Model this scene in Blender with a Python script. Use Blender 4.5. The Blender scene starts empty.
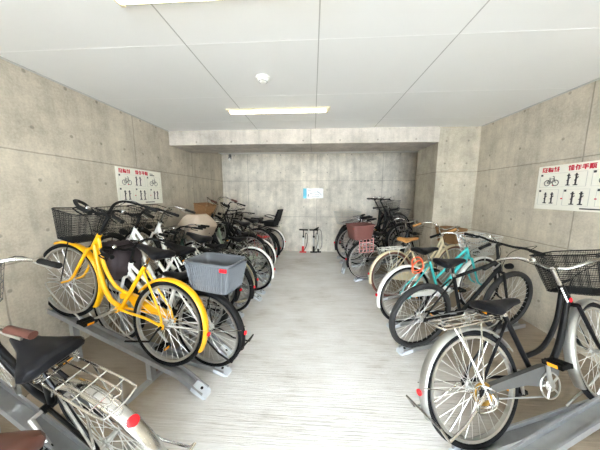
import bpy, math, random
from mathutils import Vector, Matrix
random.seed(7)
PI = math.pi
S = bpy.context.scene
COL = S.collection

# ------------------------------------------------------------------ camera
EYE = Vector((0, 0, 1.5))
cam_d = bpy.data.cameras.new('camera')
cam_d.sensor_width = 36.0
cam_d.lens = 36.0 * 222.0 / 600.0
cam_d.clip_start = 0.02
cam = bpy.data.objects.new('camera', cam_d)
COL.objects.link(cam)
_d = Vector((13 / 222.0, -(-30) / 222.0 * -1, 1.0)).normalized()   # direction of the room's depth axis seen from the camera
_u = Vector((0, -_d.z, _d.y)).normalized()
_r = Vector((_d.y * _u.z - _d.z * _u.y, _d.z * _u.x - _d.x * _u.z, _d.x * _u.y - _d.y * _u.x))
if _r.x < 0: _r = -_r
# rows of R^T: camera axes (right, down, forward) expressed in the world
_right = Vector((_r.x, _d.x, _u.x)); _down = Vector((_r.y, _d.y, _u.y)); _fwd = Vector((_r.z, _d.z, _u.z))
mw = Matrix.Identity(4)
for i in range(3):
    mw[i][0] = _right[i]; mw[i][1] = -_down[i]; mw[i][2] = -_fwd[i]; mw[i][3] = EYE[i]
cam.matrix_world = mw
S.camera = cam

# ------------------------------------------------------------------ light
w = bpy.data.worlds.new('daylight'); S.world = w; w.use_nodes = True
bg = w.node_tree.nodes['Background']
bg.inputs[0].default_value = (0.82, 0.92, 1.0, 1); bg.inputs[1].default_value = 14.5
sd = bpy.data.lights.new('sun', 'SUN'); sd.energy = 12.0; sd.angle = 0.01; sd.color = (1, 0.98, 0.94)
sun = bpy.data.objects.new('sun', sd); COL.objects.link(sun)
sun.rotation_euler = (math.radians(24), 0, math.radians(-25))
S.view_settings.view_transform = 'Standard'; S.view_settings.look = 'None'
S.view_settings.gamma = 1.0; S.view_settings.use_curve_mapping = False
S.view_settings.exposure = 0.88
S.cycles.use_denoising = True
S.cycles.max_bounces = 10; S.cycles.diffuse_bounces = 6

# ------------------------------------------------------------------ materials
def newmat(name):
    m = bpy.data.materials.new(name); m.use_nodes = True
    return m, m.node_tree, m.node_tree.nodes['Principled BSDF']
def pbr(name, col, rough=0.5, metal=0.0, var=0.12, scale=30, coat=0):
    m, nt, b = newmat(name)
    n = nt.nodes.new('ShaderNodeTexNoise'); n.inputs['Scale'].default_value = scale
    tc = nt.nodes.new('ShaderNodeTexCoord'); nt.links.new(tc.outputs['Object'], n.inputs['Vector'])
    mx = nt.nodes.new('ShaderNodeMix'); mx.data_type = 'RGBA'
    mx.inputs['A'].default_value = (*[c * (1 - var) for c in col], 1)
    mx.inputs['B'].default_value = (*[min(1, c * (1 + var)) for c in col], 1)
    nt.links.new(n.outputs['Fac'], mx.inputs['Factor']); nt.links.new(mx.outputs['Result'], b.inputs['Base Color'])
    b.inputs['Roughness'].default_value = rough; b.inputs['Metallic'].default_value = metal
    b.inputs['Coat Weight'].default_value = coat
    if max(col) < 0.02: b.inputs['Specular IOR Level'].default_value = 0.16
    return m
def glow(name, col, strength):
    m, nt, b = newmat(name)
    b.inputs['Base Color'].default_value = (0.8, 0.8, 0.8, 1)
    b.inputs['Emission Color'].default_value = (*col, 1); b.inputs['Emission Strength'].default_value = strength
    return m
def clearish(name, col, rough=0.1, alpha=0.5):
    m, nt, b = newmat(name)
    b.inputs['Base Color'].default_value = (*col, 1); b.inputs['Roughness'].default_value = rough
    b.inputs['Alpha'].default_value = alpha
    return m

def concrete(name, base, uaxis, joints_u=(), joints_v=(1.86, 0.96), hole=(0.0, 0.31, 2.07, 0.44), jd=0.45, holes=True):
    """cast concrete: formwork joints, cone holes, blotches; u = wall's running axis, v = height"""
    m, nt, b = newmat(name); L = nt.links.new; N = nt.nodes.new
    geo = N('ShaderNodeNewGeometry'); sp = N('ShaderNodeSeparateXYZ'); L(geo.outputs['Position'], sp.inputs[0])
    U = sp.outputs[uaxis]; V = sp.outputs['Z']
    def mth(op, a, bb=None, c=None):
        n = N('ShaderNodeMath'); n.operation = op
        for i, x in enumerate((a, bb, c)):
            if x is None: continue
            if isinstance(x, (int, float)): n.inputs[i].default_value = x
            else: L(x, n.inputs[i])
        return n.outputs[0]
    def noise(scale, det=5, rough=0.6, vec=None, sc3=None):
        n = N('ShaderNodeTexNoise'); n.inputs['Scale'].default_value = scale; n.inputs['Detail'].default_value = det
        n.inputs['Roughness'].default_value = rough
        mp = N('ShaderNodeMapping'); L(geo.outputs['Position'], mp.inputs[0])
        if sc3: mp.inputs['Scale'].default_value = sc3
        L(mp.outputs[0], n.inputs['Vector']); return n.outputs['Fac']
    def rng(x, a, b_, c=0.0, d=1.0):
        n = N('ShaderNodeMapRange'); L(x, n.inputs[0])
        for i, q in enumerate((a, b_, c, d)): n.inputs[i + 1].default_value = q
        return n.outputs[0]
    big = rng(noise(1.3, 4), 0.3, 0.7); mid = rng(noise(5, 8, 0.7), 0.32, 0.7); fine = rng(noise(55, 4, 0.7), 0.3, 0.7)
    streak = rng(noise(2.2, 6, 0.65, sc3=(3.5, 3.5, 0.35)), 0.42, 0.75)
    tone = mth('ADD', mth('MULTIPLY', big, 0.40), mth('MULTIPLY', mid, 0.36)); tone = mth('ADD', tone, mth('MULTIPLY', fine, 0.24))
    ramp = N('ShaderNodeValToRGB'); L(tone, ramp.inputs[0])
    cr = ramp.color_ramp; cr.elements[0].position = 0.2; cr.elements[1].position = 0.85
    cr.elements[0].color = (*[c * 0.62 for c in base], 1); cr.elements[1].color = (*[min(1, c * 1.18) for c in base], 1)
    dark = mth('MULTIPLY', streak, 0.30)
    # small dark blemishes
    spots = rng(noise(9, 3, 0.5), 0.68, 0.76); dark = mth('ADD', dark, mth('MULTIPLY', spots, 0.22))
    wob = mth('MULTIPLY', mth('SUBTRACT', noise(6), 0.5), 0.012)
    line = None
    for src, lst in ((U, joints_u), (V, joints_v)):
        for j in lst:
            d = mth('ABSOLUTE', mth('ADD', mth('SUBTRACT', src, j), wob))
            q = rng(d, 0.0025, 0.008, 1.0, 0.0)
            line = q if line is None else mth('MAXIMUM', line, q)
    if holes:
        u0, du, v0, dv = hole
        fu = mth('SUBTRACT', mth('FRACT', mth('ADD', mth('DIVIDE', mth('SUBTRACT', U, u0), du), 100.5)), 0.5)
        fv = mth('SUBTRACT', mth('FRACT', mth('ADD', mth('DIVIDE', mth('SUBTRACT', V, v0), dv), 100.5)), 0.5)
        fu = mth('MULTIPLY', fu, du); fv = mth('MULTIPLY', fv, dv)
        r = mth('SQRT', mth('ADD', mth('MULTIPLY', fu, fu), mth('MULTIPLY', fv, fv)))
        hl = rng(r, 0.011, 0.018, 1.0, 0.0); line = mth('MAXIMUM', line, hl) if line is not None else hl
    if line is not None: dark = mth('ADD', dark, mth('MULTIPLY', line, jd))
    dark = mth('MINIMUM', dark, 0.85)
    mx = N('ShaderNodeMix'); mx.data_type = 'RGBA'; L(dark, mx.inputs['Factor']); L(ramp.outputs[0], mx.inputs['A'])
    mx.inputs['B'].default_value = (0.10, 0.09, 0.075, 1); L(mx.outputs['Result'], b.inputs['Base Color'])
    b.inputs['Roughness'].default_value = 0.8
    bp = N('ShaderNodeBump'); bp.inputs['Strength'].default_value = 0.25; bp.inputs['Distance'].default_value = 0.01
    hgt = mth('SUBTRACT', mth('MULTIPLY', mid, 0.3), line if line is not None else 0.0); L(hgt, bp.inputs['Height']); L(bp.outputs[0], b.inputs['Normal'])
    return m

def floor_mat():
    m, nt, b = newmat('brushed_concrete'); L = nt.links.new; N = nt.nodes.new
    geo = N('ShaderNodeNewGeometry')
    def noise(scale, det, sc3, rough=0.6):
        n = N('ShaderNodeTexNoise'); n.inputs['Scale'].default_value = scale; n.inputs['Detail'].default_value = det; n.inputs['Roughness'].default_value = rough
        mp = N('ShaderNodeMapping'); mp.inputs['Scale'].default_value = sc3; L(geo.outputs['Position'], mp.inputs[0]); L(mp.outputs[0], n.inputs['Vector']); return n.outputs['Fac']
    broom = noise(11, 5, (0.25, 7, 1), 0.7); blot = noise(1.1, 7, (1, 1.6, 1), 0.65); sm = noise(4, 6, (0.7, 2.2, 1))
    def mth(op, a, bb):
        n = N('ShaderNodeMath'); n.operation = op
        for i, x in enumerate((a, bb)):
            if isinstance(x, (int, float)): n.inputs[i].default_value = x
            else: L(x, n.inputs[i])
        return n.outputs[0]
    t = mth('ADD', mth('MULTIPLY', broom, 0.38), mth('ADD', mth('MULTIPLY', blot, 0.42), mth('MULTIPLY', sm, 0.20)))
    r = N('ShaderNodeValToRGB'); L(t, r.inputs[0]); e = r.color_ramp.elements
    e[0].position = 0.36; e[0].color = (0.46, 0.42, 0.37, 1); e[1].position = 0.60; e[1].color = (0.84, 0.835, 0.83, 1)
    x = r.color_ramp.elements.new(0.46); x.color = (0.71, 0.69, 0.665, 1)
    # brown dust and painted-in shade under the cycle stands, the walked aisle left pale
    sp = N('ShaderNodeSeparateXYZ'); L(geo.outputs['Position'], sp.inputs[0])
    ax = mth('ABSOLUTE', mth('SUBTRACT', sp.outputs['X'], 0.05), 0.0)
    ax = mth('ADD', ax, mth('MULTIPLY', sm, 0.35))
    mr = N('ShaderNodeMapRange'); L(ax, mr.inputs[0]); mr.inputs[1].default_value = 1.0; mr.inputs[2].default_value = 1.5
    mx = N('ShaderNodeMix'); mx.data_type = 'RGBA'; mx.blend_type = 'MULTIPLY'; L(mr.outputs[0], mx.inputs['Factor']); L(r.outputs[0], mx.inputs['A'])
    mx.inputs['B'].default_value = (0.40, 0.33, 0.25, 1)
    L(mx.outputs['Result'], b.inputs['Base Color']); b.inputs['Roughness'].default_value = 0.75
    bp = N('ShaderNodeBump'); bp.inputs['Strength'].default_value = 0.9; bp.inputs['Distance'].default_value = 0.008; L(broom, bp.inputs['Height']); L(bp.outputs[0], b.inputs['Normal'])
    return m

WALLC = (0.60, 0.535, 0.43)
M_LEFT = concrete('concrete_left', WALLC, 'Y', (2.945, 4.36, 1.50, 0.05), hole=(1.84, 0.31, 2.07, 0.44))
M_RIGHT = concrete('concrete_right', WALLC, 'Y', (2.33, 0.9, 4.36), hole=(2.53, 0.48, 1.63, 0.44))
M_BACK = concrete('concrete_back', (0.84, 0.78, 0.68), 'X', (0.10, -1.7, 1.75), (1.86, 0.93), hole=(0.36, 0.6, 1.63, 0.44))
M_BEAM = concrete('concrete_beam', (0.60, 0.545, 0.48), 'X', (-0.04,), (), hole=(0.422, 0.585, 2.36, 0.9))
M_PIL = concrete('concrete_pillar', (0.52, 0.465, 0.365), 'X', (), (1.86, 0.96), hole=(2.06, 0.33, 2.33, 0.34))
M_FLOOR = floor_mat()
M_CEIL = pbr('ceiling_board', (0.80, 0.80, 0.785), 0.55, 0, 0.02, 3)
M_SEAML = pbr('joint_strip', (0.87, 0.87, 0.86), 0.5, 0, 0.02)
M_SEAMD = pbr('joint_groove', (0.45, 0.45, 0.43), 0.7, 0, 0.05)
M_GROUND = pbr('outside_paving', (0.60, 0.61, 0.62), 0.9, 0, 0.1, 4)
TUBE = glow('fluorescent_glow', (1.0, 0.90, 0.64), 6.0)
WHITE = pbr('white_enamel', (0.85, 0.85, 0.80), 0.35, 0, 0.03)
CREAMEN = pbr('fixture_cream', (0.70, 0.62, 0.42), 0.4, 0, 0.04)
CHROME = pbr('chrome', (0.60, 0.59, 0.56), 0.2, 1.0, 0.06)
SPOKE = pbr('spoke_steel', (0.80, 0.80, 0.78), 0.35, 0.5, 0.03)
ALU = pbr('brushed_aluminium', (0.62, 0.62, 0.60), 0.38, 1.0, 0.10)
GALV = pbr('galvanised_steel', (0.36, 0.37, 0.38), 0.45, 0.7, 0.18, 14)
GALVD = pbr('dull_galvanised', (0.34, 0.34, 0.33), 0.55, 0.5, 0.2, 10)
ENDCAP = pbr('pale_plastic_cap', (0.62, 0.66, 0.72), 0.45, 0, 0.06)
RUBBER = pbr('tyre_rubber', (0.008, 0.008, 0.009), 0.8, 0, 0.2)
RUBGREY = pbr('worn_tyre_rubber', (0.02, 0.02, 0.021), 0.7, 0, 0.25)
BROWNTY = pbr('brown_rubber', (0.17, 0.07, 0.05), 0.7, 0, 0.15)
CREAMTY = pbr('cream_rubber', (0.66, 0.58, 0.38), 0.7, 0, 0.1)
BLACK = pbr('black_paint', (0.005, 0.005, 0.006), 0.32, 0, 0.2, coat=0.1)
BLACKM = pbr('black_matte', (0.011, 0.011, 0.011), 0.65, 0, 0.2)
LEATHER = pbr('black_vinyl', (0.009, 0.009, 0.011), 0.42, 0, 0.3, 60)
TAN = pbr('tan_leather', (0.50, 0.24, 0.07), 0.5, 0, 0.15)
BROWNL = pbr('brown_leather', (0.09, 0.032, 0.022), 0.45, 0, 0.15)
YELLOW = pbr('yellow_paint', (0.93, 0.47, 0.004), 0.3, 0, 0.04, coat=0.4)
WHITEP = pbr('white_paint', (0.86, 0.85, 0.81), 0.3, 0, 0.03, coat=0.4)
CREAM = pbr('cream_paint', (0.80, 0.70, 0.48), 0.35, 0, 0.04, coat=0.3)
TURQ = pbr('turquoise_paint', (0.06, 0.52, 0.52), 0.3, 0, 0.05, coat=0.3)
NAVY = pbr('navy_paint', (0.02, 0.03, 0.08), 0.3, 0, 0.1, coat=0.3)
SILVERP = pbr('silver_paint', (0.42, 0.42, 0.40), 0.3, 0.75, 0.15)
GREYP = pbr('grey_paint', (0.10, 0.10, 0.097), 0.4, 0.3, 0.08)
DGREEN = pbr('dark_green_paint', (0.02, 0.05, 0.035), 0.35, 0, 0.1, coat=0.3)
WINE = pbr('wine_paint', (0.20, 0.02, 0.03), 0.35, 0, 0.1, coat=0.3)
PALEGR = pbr('pale_green_paint', (0.48, 0.58, 0.44), 0.4, 0, 0.06)
RED = pbr('red_paint', (0.75, 0.03, 0.03), 0.35, 0, 0.08)
REDREF = pbr('red_reflector', (0.85, 0.02, 0.03), 0.15, 0, 0.05)
ORANGE = pbr('orange_plastic', (0.90, 0.16, 0.06), 0.4, 0, 0.05)
AMBER = pbr('amber_reflector', (0.9, 0.35, 0.02), 0.2, 0, 0.05)
GREYPL = pbr('grey_plastic', (0.125, 0.135, 0.15), 0.45, 0, 0.06)
BROWNPL = pbr('brown_plastic', (0.17, 0.065, 0.055), 0.5, 0, 0.08)
PINK = pbr('pink_plastic', (0.72, 0.36, 0.34), 0.45, 0, 0.06)
BEIGE = pbr('beige_cloth', (0.56, 0.46, 0.36), 0.9, 0, 0.12, 50)
PURPLE = pbr('dark_cloth', (0.035, 0.025, 0.03), 0.7, 0, 0.3, 25)
WICKER = pbr('brown_wicker', (0.25, 0.13, 0.05), 0.7, 0, 0.25, 80)
BRASS = pbr('brass', (0.6, 0.36, 0.09), 0.3, 1.0, 0.1)
SIGNW = pbr('sign_white', (0.86, 0.84, 0.74), 0.4, 0, 0.02)
SIGNR = pbr('sign_red', (0.62, 0.02, 0.05), 0.5, 0, 0.03)
SIGNK = pbr('sign_black', (0.04, 0.04, 0.045), 0.6, 0, 0.1)
SIGNG = pbr('sign_grey', (0.50, 0.50, 0.47), 0.6, 0, 0.05)
SIGNB = pbr('sign_blue', (0.12, 0.55, 0.75), 0.5, 0, 0.05)
PALESIGN = pbr('pale_sign', (0.74, 0.74, 0.73), 0.3, 0, 0.02)
LENS = clearish('clear_lens', (0.9, 0.9, 0.92), 0.1, 0.7)

# ------------------------------------------------------------------ mesh building
class MB:
    def __init__(s): s.v = []; s.f = []
    def quad_ring(s, a, b, n):
        for i in range(n): j = (i + 1) % n; s.f.append((a + i, a + j, b + j, b + i))
    def box(s, lo, hi, mat=None):
        i = len(s.v)
        for z in (lo[2], hi[2]):
            for x, y in ((lo[0], lo[1]), (hi[0], lo[1]), (hi[0], hi[1]), (lo[0], hi[1])):
                p = Vector((x, y, z)); s.v.append(mat @ p if mat else p)
        for q in ((3, 2, 1, 0), (4, 5, 6, 7), (0, 1, 5, 4), (1, 2, 6, 5), (2, 3, 7, 6), (3, 0, 4, 7)): s.f.append(tuple(i + k for k in q))
        return s
    def tube(s, pts, r, n=8, closed=False, flat=None):
        pts = [Vector(p) for p in pts]; m = len(pts)
        rr = r if isinstance(r, (list, tuple)) else [r] * m
        tan = []
        for i in range(m):
            if closed: t = pts[(i + 1) % m] - pts[i - 1]
            else: t = pts[min(i + 1, m - 1)] - pts[max(i - 1, 0)]
            tan.append(t.normalized() if t.length > 1e-9 else Vector((0, 0, 1)))
        up = Vector((0, 0, 1)) if abs(tan[0].z) < 0.9 else Vector((1, 0, 0))
        nrm = (up - tan[0] * up.dot(tan[0])).normalized(); rings = []
        for i in range(m):
            nrm = nrm - tan[i] * nrm.dot(tan[i])
            nrm = nrm.normalized() if nrm.length > 1e-6 else tan[i].orthogonal().normalized()
            bi = tan[i].cross(nrm); st = len(s.v); rings.append(st)
            for k in range(n):
                a = 2 * PI * k / n; fx = flat or (1, 1)
                s.v.append(pts[i] + (nrm * math.cos(a) * fx[0] + bi * math.sin(a) * fx[1]) * rr[i])
        for i in range(m - 1): s.quad_ring(rings[i], rings[i + 1], n)
        if closed: s.quad_ring(rings[-1], rings[0], n)
        else:
            s.f.append(tuple(rings[0] + k for k in reversed(range(n)))); s.f.append(tuple(rings[-1] + k for k in range(n)))
        return s
    def ring(s, c, R, r, axis='y', n=48, k=8, a0=0, a1=2 * PI):
        full = abs(a1 - a0 - 2 * PI) < 1e-6; pts = []
        for i in range(n if full else n + 1):
            a = a0 + (a1 - a0) * i / n; x, y = R * math.cos(a), R * math.sin(a)
            pts.append(Vector(c) + (Vector((x, 0, y)) if axis == 'y' else Vector((x, y, 0)) if axis == 'z' else Vector((0, x, y))))
        return s.tube(pts, r, k, closed=full)
    def prism(s, outline, y0, y1):
        """outline in x,z; extruded along y"""
        n = len(outline); a = len(s.v)
        for y in (y0, y1):
            for x, z in outline: s.v.append(Vector((x, y, z)))
        s.quad_ring(a, a + n, n); s.f.append(tuple(a + k for k in reversed(range(n)))); s.f.append(tuple(a + n + k for k in range(n)))
        return s
    def loft(s, rings, caps=True):
        n = len(rings[0]); st = []
        for r in rings:
            st.append(len(s.v)); s.v += [Vector(p) for p in r]
        for a, b in zip(st, st[1:]): s.quad_ring(a, b, n)
        if caps:
            s.f.append(tuple(st[0] + k for k in reversed(range(n)))); s.f.append(tuple(st[-1] + k for k in range(n)))
        return s
    def ball(s, c, r, n=10, m=6, sc=(1, 1, 1)):
        rings = []
        for j in range(1, m):
            t = PI * j / m
            rings.append([Vector((c[0] + r * sc[0] * math.sin(t) * math.cos(2 * PI * i / n), c[1] + r * sc[1] * math.sin(t) * math.sin(2 * PI * i / n), c[2] - r * sc[2] * math.cos(t))) for i in range(n)])
        return s.loft(rings)
    def mesh(s, name, mat, smooth=True):
        me = bpy.data.meshes.new(name); me.from_pydata([tuple(p) for p in s.v], [], s.f); me.update()
        if smooth:
            me.polygons.foreach_set('use_smooth', [True] * len(me.polygons)); me.set_sharp_from_angle(angle=math.radians(38))
        if mat: me.materials.append(mat)
        return me
def spline(pts, k=6, closed=False):
    P = [Vector(p) for p in pts]; n = len(P); out = []
    for i in range(n if closed else n - 1):
        if closed: a, b, c, d = P[i - 1], P[i], P[(i + 1) % n], P[(i + 2) % n]
        else: a, b, c, d = P[max(i - 1, 0)], P[i], P[i + 1], P[min(i + 2, n - 1)]
        for j in range(k):
            t = j / k
            out.append(0.5 * ((2 * b) + (c - a) * t + (2 * a - 5 * b + 4 * c - d) * t * t + (3 * b - a - 3 * c + d) * t ** 3))
    if not closed: out.append(P[-1])
    return out
CACHE = {}
def part(name, key, fn, mat, parent, M=None, smooth=True):
    """one mesh object; equal key + material share the mesh data"""
    k = (key, mat.name)
    if key is None or k not in CACHE:
        mb = fn() if callable(fn) else fn
        me = mb.mesh(name, mat, smooth)
        if key is not None: CACHE[k] = me
    else: me = CACHE[k]
    o = bpy.data.objects.new(name, me); COL.objects.link(o)
    if parent: o.parent = parent
    if M is not None: o.matrix_local = M
    return o
def tag(o, label, cat, group=None):
    o['label'] = label; o['category'] = cat
    if group: o['group'] = group
    return o
def struct(name, mb, mat, smooth=False):
    o = part(name, None, mb, mat, None, smooth=smooth); o['kind'] = 'structure'; return o
def empty(name, M):
    o = bpy.data.objects.new(name, None); COL.objects.link(o); o.empty_display_size = 0.1; o.matrix_world = M; return o

# ------------------------------------------------------------------ the room
XL, XR, YB, ZC, Y0 = -2.38, 2.56, 5.83, 2.54, -3.4
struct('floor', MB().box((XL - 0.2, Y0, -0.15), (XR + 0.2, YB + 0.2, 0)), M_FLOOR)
struct('ground', MB().box((-25, -30, -0.2), (25, Y0, -0.02)), M_GROUND)
struct('wall_front_added', MB().box((XL, Y0 - .15, 0), (-1.5, Y0, ZC)).box((1.7, Y0 - .15, 0), (XR, Y0, ZC)).box((-1.5, Y0 - .15, 2.46), (1.7, Y0, ZC)), M_BACK)  # unseen wall added to shape the daylight: dims the racks, leaves the aisle bright
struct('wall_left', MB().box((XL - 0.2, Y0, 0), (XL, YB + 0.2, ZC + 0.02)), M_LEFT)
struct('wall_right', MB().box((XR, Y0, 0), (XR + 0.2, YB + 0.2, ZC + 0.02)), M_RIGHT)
struct('wall_back', MB().box((XL, YB, 0), (XR, YB + 0.2, ZC + 0.02)), M_BACK)
struct('beam', MB().box((XL, 3.69, 2.315), (1.94, 4.38, ZC)), M_BEAM)
struct('pillar', MB().box((1.94, 3.71, 0), (XR, 4.38, ZC)), M_PIL)
struct('ceiling', MB().box((XL - 0.2, Y0, ZC), (XR + 0.2, YB + 0.2, ZC + 0.25)), M_CEIL)
k = 0
for x in (-0.895, 0.03, 0.94):
    k += 1; struct('trim_%d' % k, MB().box((x - 0.004, Y0, ZC - 0.0012), (x + 0.004, 3.69, ZC + 0.001)), M_SEAMD)
for y in (0.75, 1.655, 2.49, 3.28):
    k += 1; struct('trim_%d' % k, MB().box((XL, y - 0.003, ZC - 0.0008), (XR, y + 0.003, ZC + 0.001)), M_SEAML)
for x0, x1 in ((XL, XL + 0.012), (XR - 0.012, XR)):
    k += 1; struct('trim_%d' % k, MB().box((x0, Y0, ZC - 0.012), (x1, 3.69, ZC)), M_SEAMD)

def ceiling_light(x0, x1, y0, y1, label):
    cx, cy = (x0 + x1) / 2, (y0 + y1) / 2; L = (x1 - x0) / 2; W = (y1 - y0) / 2 + .01
    t = empty('ceiling_light', Matrix.Translation((cx, cy, ZC)))
    h = MB(); z = -0.018
    o = [(-L, -W, 0), (L, -W, 0), (L, W, 0), (-L, W, 0)]; i = [(-L + .03, -W + .012, z), (L - .03, -W + .012, z), (L - .03, W - .012, z), (-L + .03, W - .012, z)]
    h.loft([o, i], caps=True); part('housing', None, h, CREAMEN, t, smooth=False)
    part('lamp_tube', None, MB().tube([(-L + .05, 0, z - .004), (L - .05, 0, z - .004)], W * 0.62, 12, flat=(0.35, 1)), TUBE, t)
    for s in (-1, 1): part('end_cap', None, MB().box((s * (L - .042) - .012, -W + .008, z - .008), (s * (L - .042) + .012, W - .008, z + .004)), CREAMEN, t, smooth=False)
    tag(t, label, 'ceiling light', 'fluorescent ceiling lights')
ceiling_light(-1.08, 0.20, 2.82, 2.93, 'lit fluorescent ceiling light near the concrete beam, beyond the round detector')
ceiling_light(-1.08, 0.20, 4.58, 4.69, 'added fluorescent ceiling light, out of sight in the alcove beyond the concrete beam')  # added lamp, unseen behind the beam, to brighten the far wall
ceiling_light(-1.08, 0.20, 1.19, 1.30, 'lit fluorescent ceiling light nearest the entrance, cut by the top of the photo')
t = empty('smoke_detector', Matrix.Translation((-0.455, 2.12, ZC)))
part('base_plate', None, MB().tube([(0, 0, 0), (0, 0, -.012)], 0.062, 24), WHITE, t)
part('sensor_dome', None, MB().tube([(0, 0, -.012), (0, 0, -.03), (0, 0, -.042)], [.048, .044, .026], 24), WHITE, t)
part('sensor_grille', None, MB().ring((0, 0, -.034), .036, .003, 'z', 24, 6), GREYP, t)
tag(t, 'round white smoke detector on the ceiling', 'smoke detector')

# ------------------------------------------------------------------ signs
def wall_sign(M, W, H, label, flipped):
    """operating instructions board; local x runs along the sign, z up, front faces -y"""
    t = empty('instruction_board', M)
    part('panel', None, MB().box((0, 0, 0), (W, 0.006, H)), SIGNW, t, smooth=False)
    e = -0.0016
    def rect(mb, x0, z0, x1, z1, y=e): mb.box((x0, y, z0), (x1, 0.0005, z1))
    def heading(mb, x, z, s, kind):   # kanji-like characters in heavy strokes
        st = {'駐': [(0, 0, .12, 1), (0, .9, .5, 1), (0, .6, .45, .7), (0, .3, .5, .4), (.38, 0, .5, .4), (.55, .8, 1, .9), (.55, .42, 1, .52), (.55, 0, 1, .1), (.72, 0, .84, .9)],
              '輪': [(0, .8, .45, .9), (.02, .3, .43, .7), (0, .12, .45, .22), (.18, 0, .28, 1), (.5, .72, 1, .82), (.52, 0, .62, .55), (.9, 0, 1, .55), (.52, .45, 1, .55), (.74, 0, .82, .5)],
              '機': [(.14, 0, .26, 1), (0, .65, .4, .77), (.45, .7, .95, .8), (.5, .35, 1, .46), (.5, 0, .6, .46), (.78, 0, .9, 1)],
              '操': [(0, .7, .38, .8), (.15, 0, .27, 1), (.5, .8, .95, 1), (.45, .5, .68, .7), (.76, .5, 1, .7), (.42, .3, 1, .4), (.66, 0, .78, .4), (.45, .02, .6, .2), (.85, .02, 1, .2)],
              '作': [(.2, 0, .32, .8), (.05, .5, .25, .68), (.2, .75, .4, 1), (.45, .75, 1, .86), (.58, 0, .7, .85), (.6, .45, .95, .55), (.6, .18, .95, .28)],
              '手': [(.1, .82, .9, .95), (.1, .55, .9, .66), (0, .3, 1, .42), (.44, 0, .58, .9)],
              '順': [(0, 0, .1, .95), (.16, .1, .26, .95), (.34, 0, .44, .95), (.5, .86, 1, .96), (.56, .2, .66, .75), (.86, .2, .96, .75), (.56, .65, .96, .75), (.56, .44, .96, .5), (.56, .2, .96, .3), (.52, 0, .66, .14), (.84, 0, 1, .14)]}
        for a, b, c, d in st[kind]: rect(mb, x + (a - .03) * s, z + (b - .03) * s, x + (c + .03) * s, z + (d + .03) * s)
    q = H / 0.47; ch = 0.050 * q; z = H - 0.068 * q; red = MB(); x = 0.045 * W / .8
    for c in '駐輪機': heading(red, x, z, ch, c); x += ch * 1.18
    x += ch * 1.5
    for c in '操作手順': heading(red, x, z, ch, c); x += ch * 1.18
    for cx, cz in ((0.17, .26), (0.27, .12), (0.55, .12)):
        cx *= W / .8; cz *= q
        ar = MB(); rect(ar, cx - .008, cz - .006, cx + .008, cz + .006); part('arrow', None, ar, SIGNR, t, smooth=False)
    part('red_heading', None, red, SIGNR, t, smooth=False)
    k = MB(); rect(k, x + .03, z, min(x + .12, W - .05), z + .012); rect(k, x + .03, z + .022, min(x + .09, W - .05), z + .03)
    g = MB(); u = W / .8
    cells = [(.03, .24, .46, .385), (.50, .24, .77, .385), (.03, .05, .235, .215), (.28, .05, .50, .215), (.55, .05, .77, .215)]
    for a, b, c, d in cells:
        a *= u; c *= u; b *= q; d *= q
        for r in ((a, b, c, b + .002), (a, d - .002, c, d), (a, b, a + .002, d), (c - .002, b, c, d)): rect(g, *r)
        rect(k, a + .006, d - .024, a + .026, d - .004, e - .0004)
    part('cell_borders', None, g, SIGNG, t, smooth=False)
    def bike_icon(cx, cz, s):
        k = MB()
        for dx in (-.5, .5): k.ring((cx + dx * s, e, cz), .34 * s, .0035, 'y', 16, 4)
        P = lambda a, b: (cx + a * s, e, cz + b * s)
        for p in ([P(-.5, 0), P(-.2, .5), P(.3, .55), P(.5, 0)], [P(-.2, .5), P(0, 0), P(.3, .55)], [P(.3, .55), P(.25, .8), P(.1, .85)], [P(-.3, .62), P(-.1, .62)], [P(-.5, 0), P(0, 0)]): k.tube(p, .003, 4)
        part('bicycle_diagram', None, k, SIGNK, t, smooth=False)
    def stand_icon(cx, cz, s):
        k = MB()
        for dx in (-.28, .28):
            rect(k, cx + dx * s - .16 * s, cz - .5 * s, cx + dx * s + .16 * s, cz - .42 * s); rect(k, cx + dx * s - .06 * s, cz - .5 * s, cx + dx * s + .06 * s, cz + .5 * s)
            rect(k, cx + dx * s - .13 * s, cz + .3 * s, cx + dx * s + .13 * s, cz + .38 * s); k.tube([(cx + dx * s - .1 * s, e, cz - .1 * s), (cx + dx * s + .16 * s, e, cz + .2 * s)], .004, 4)
        part('stand_diagram', None, k, SIGNK, t, smooth=False)
    bike_icon(.15 * u, .285 * q, .085 * q); stand_icon(.34 * u, .312 * q, .12 * q); bike_icon(.63 * u, .29 * q, .09 * q)
    stand_icon(.14 * u, .125 * q, .12 * q); stand_icon(.40 * u, .125 * q, .13 * q); stand_icon(.66 * u, .125 * q, .12 * q)
    rect(k, .44 * u, .018, .62 * u, .03)
    part('black_marks', None, k, SIGNK, t, smooth=False)
    tag(t, label, 'sign', 'operating instruction boards')
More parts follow.
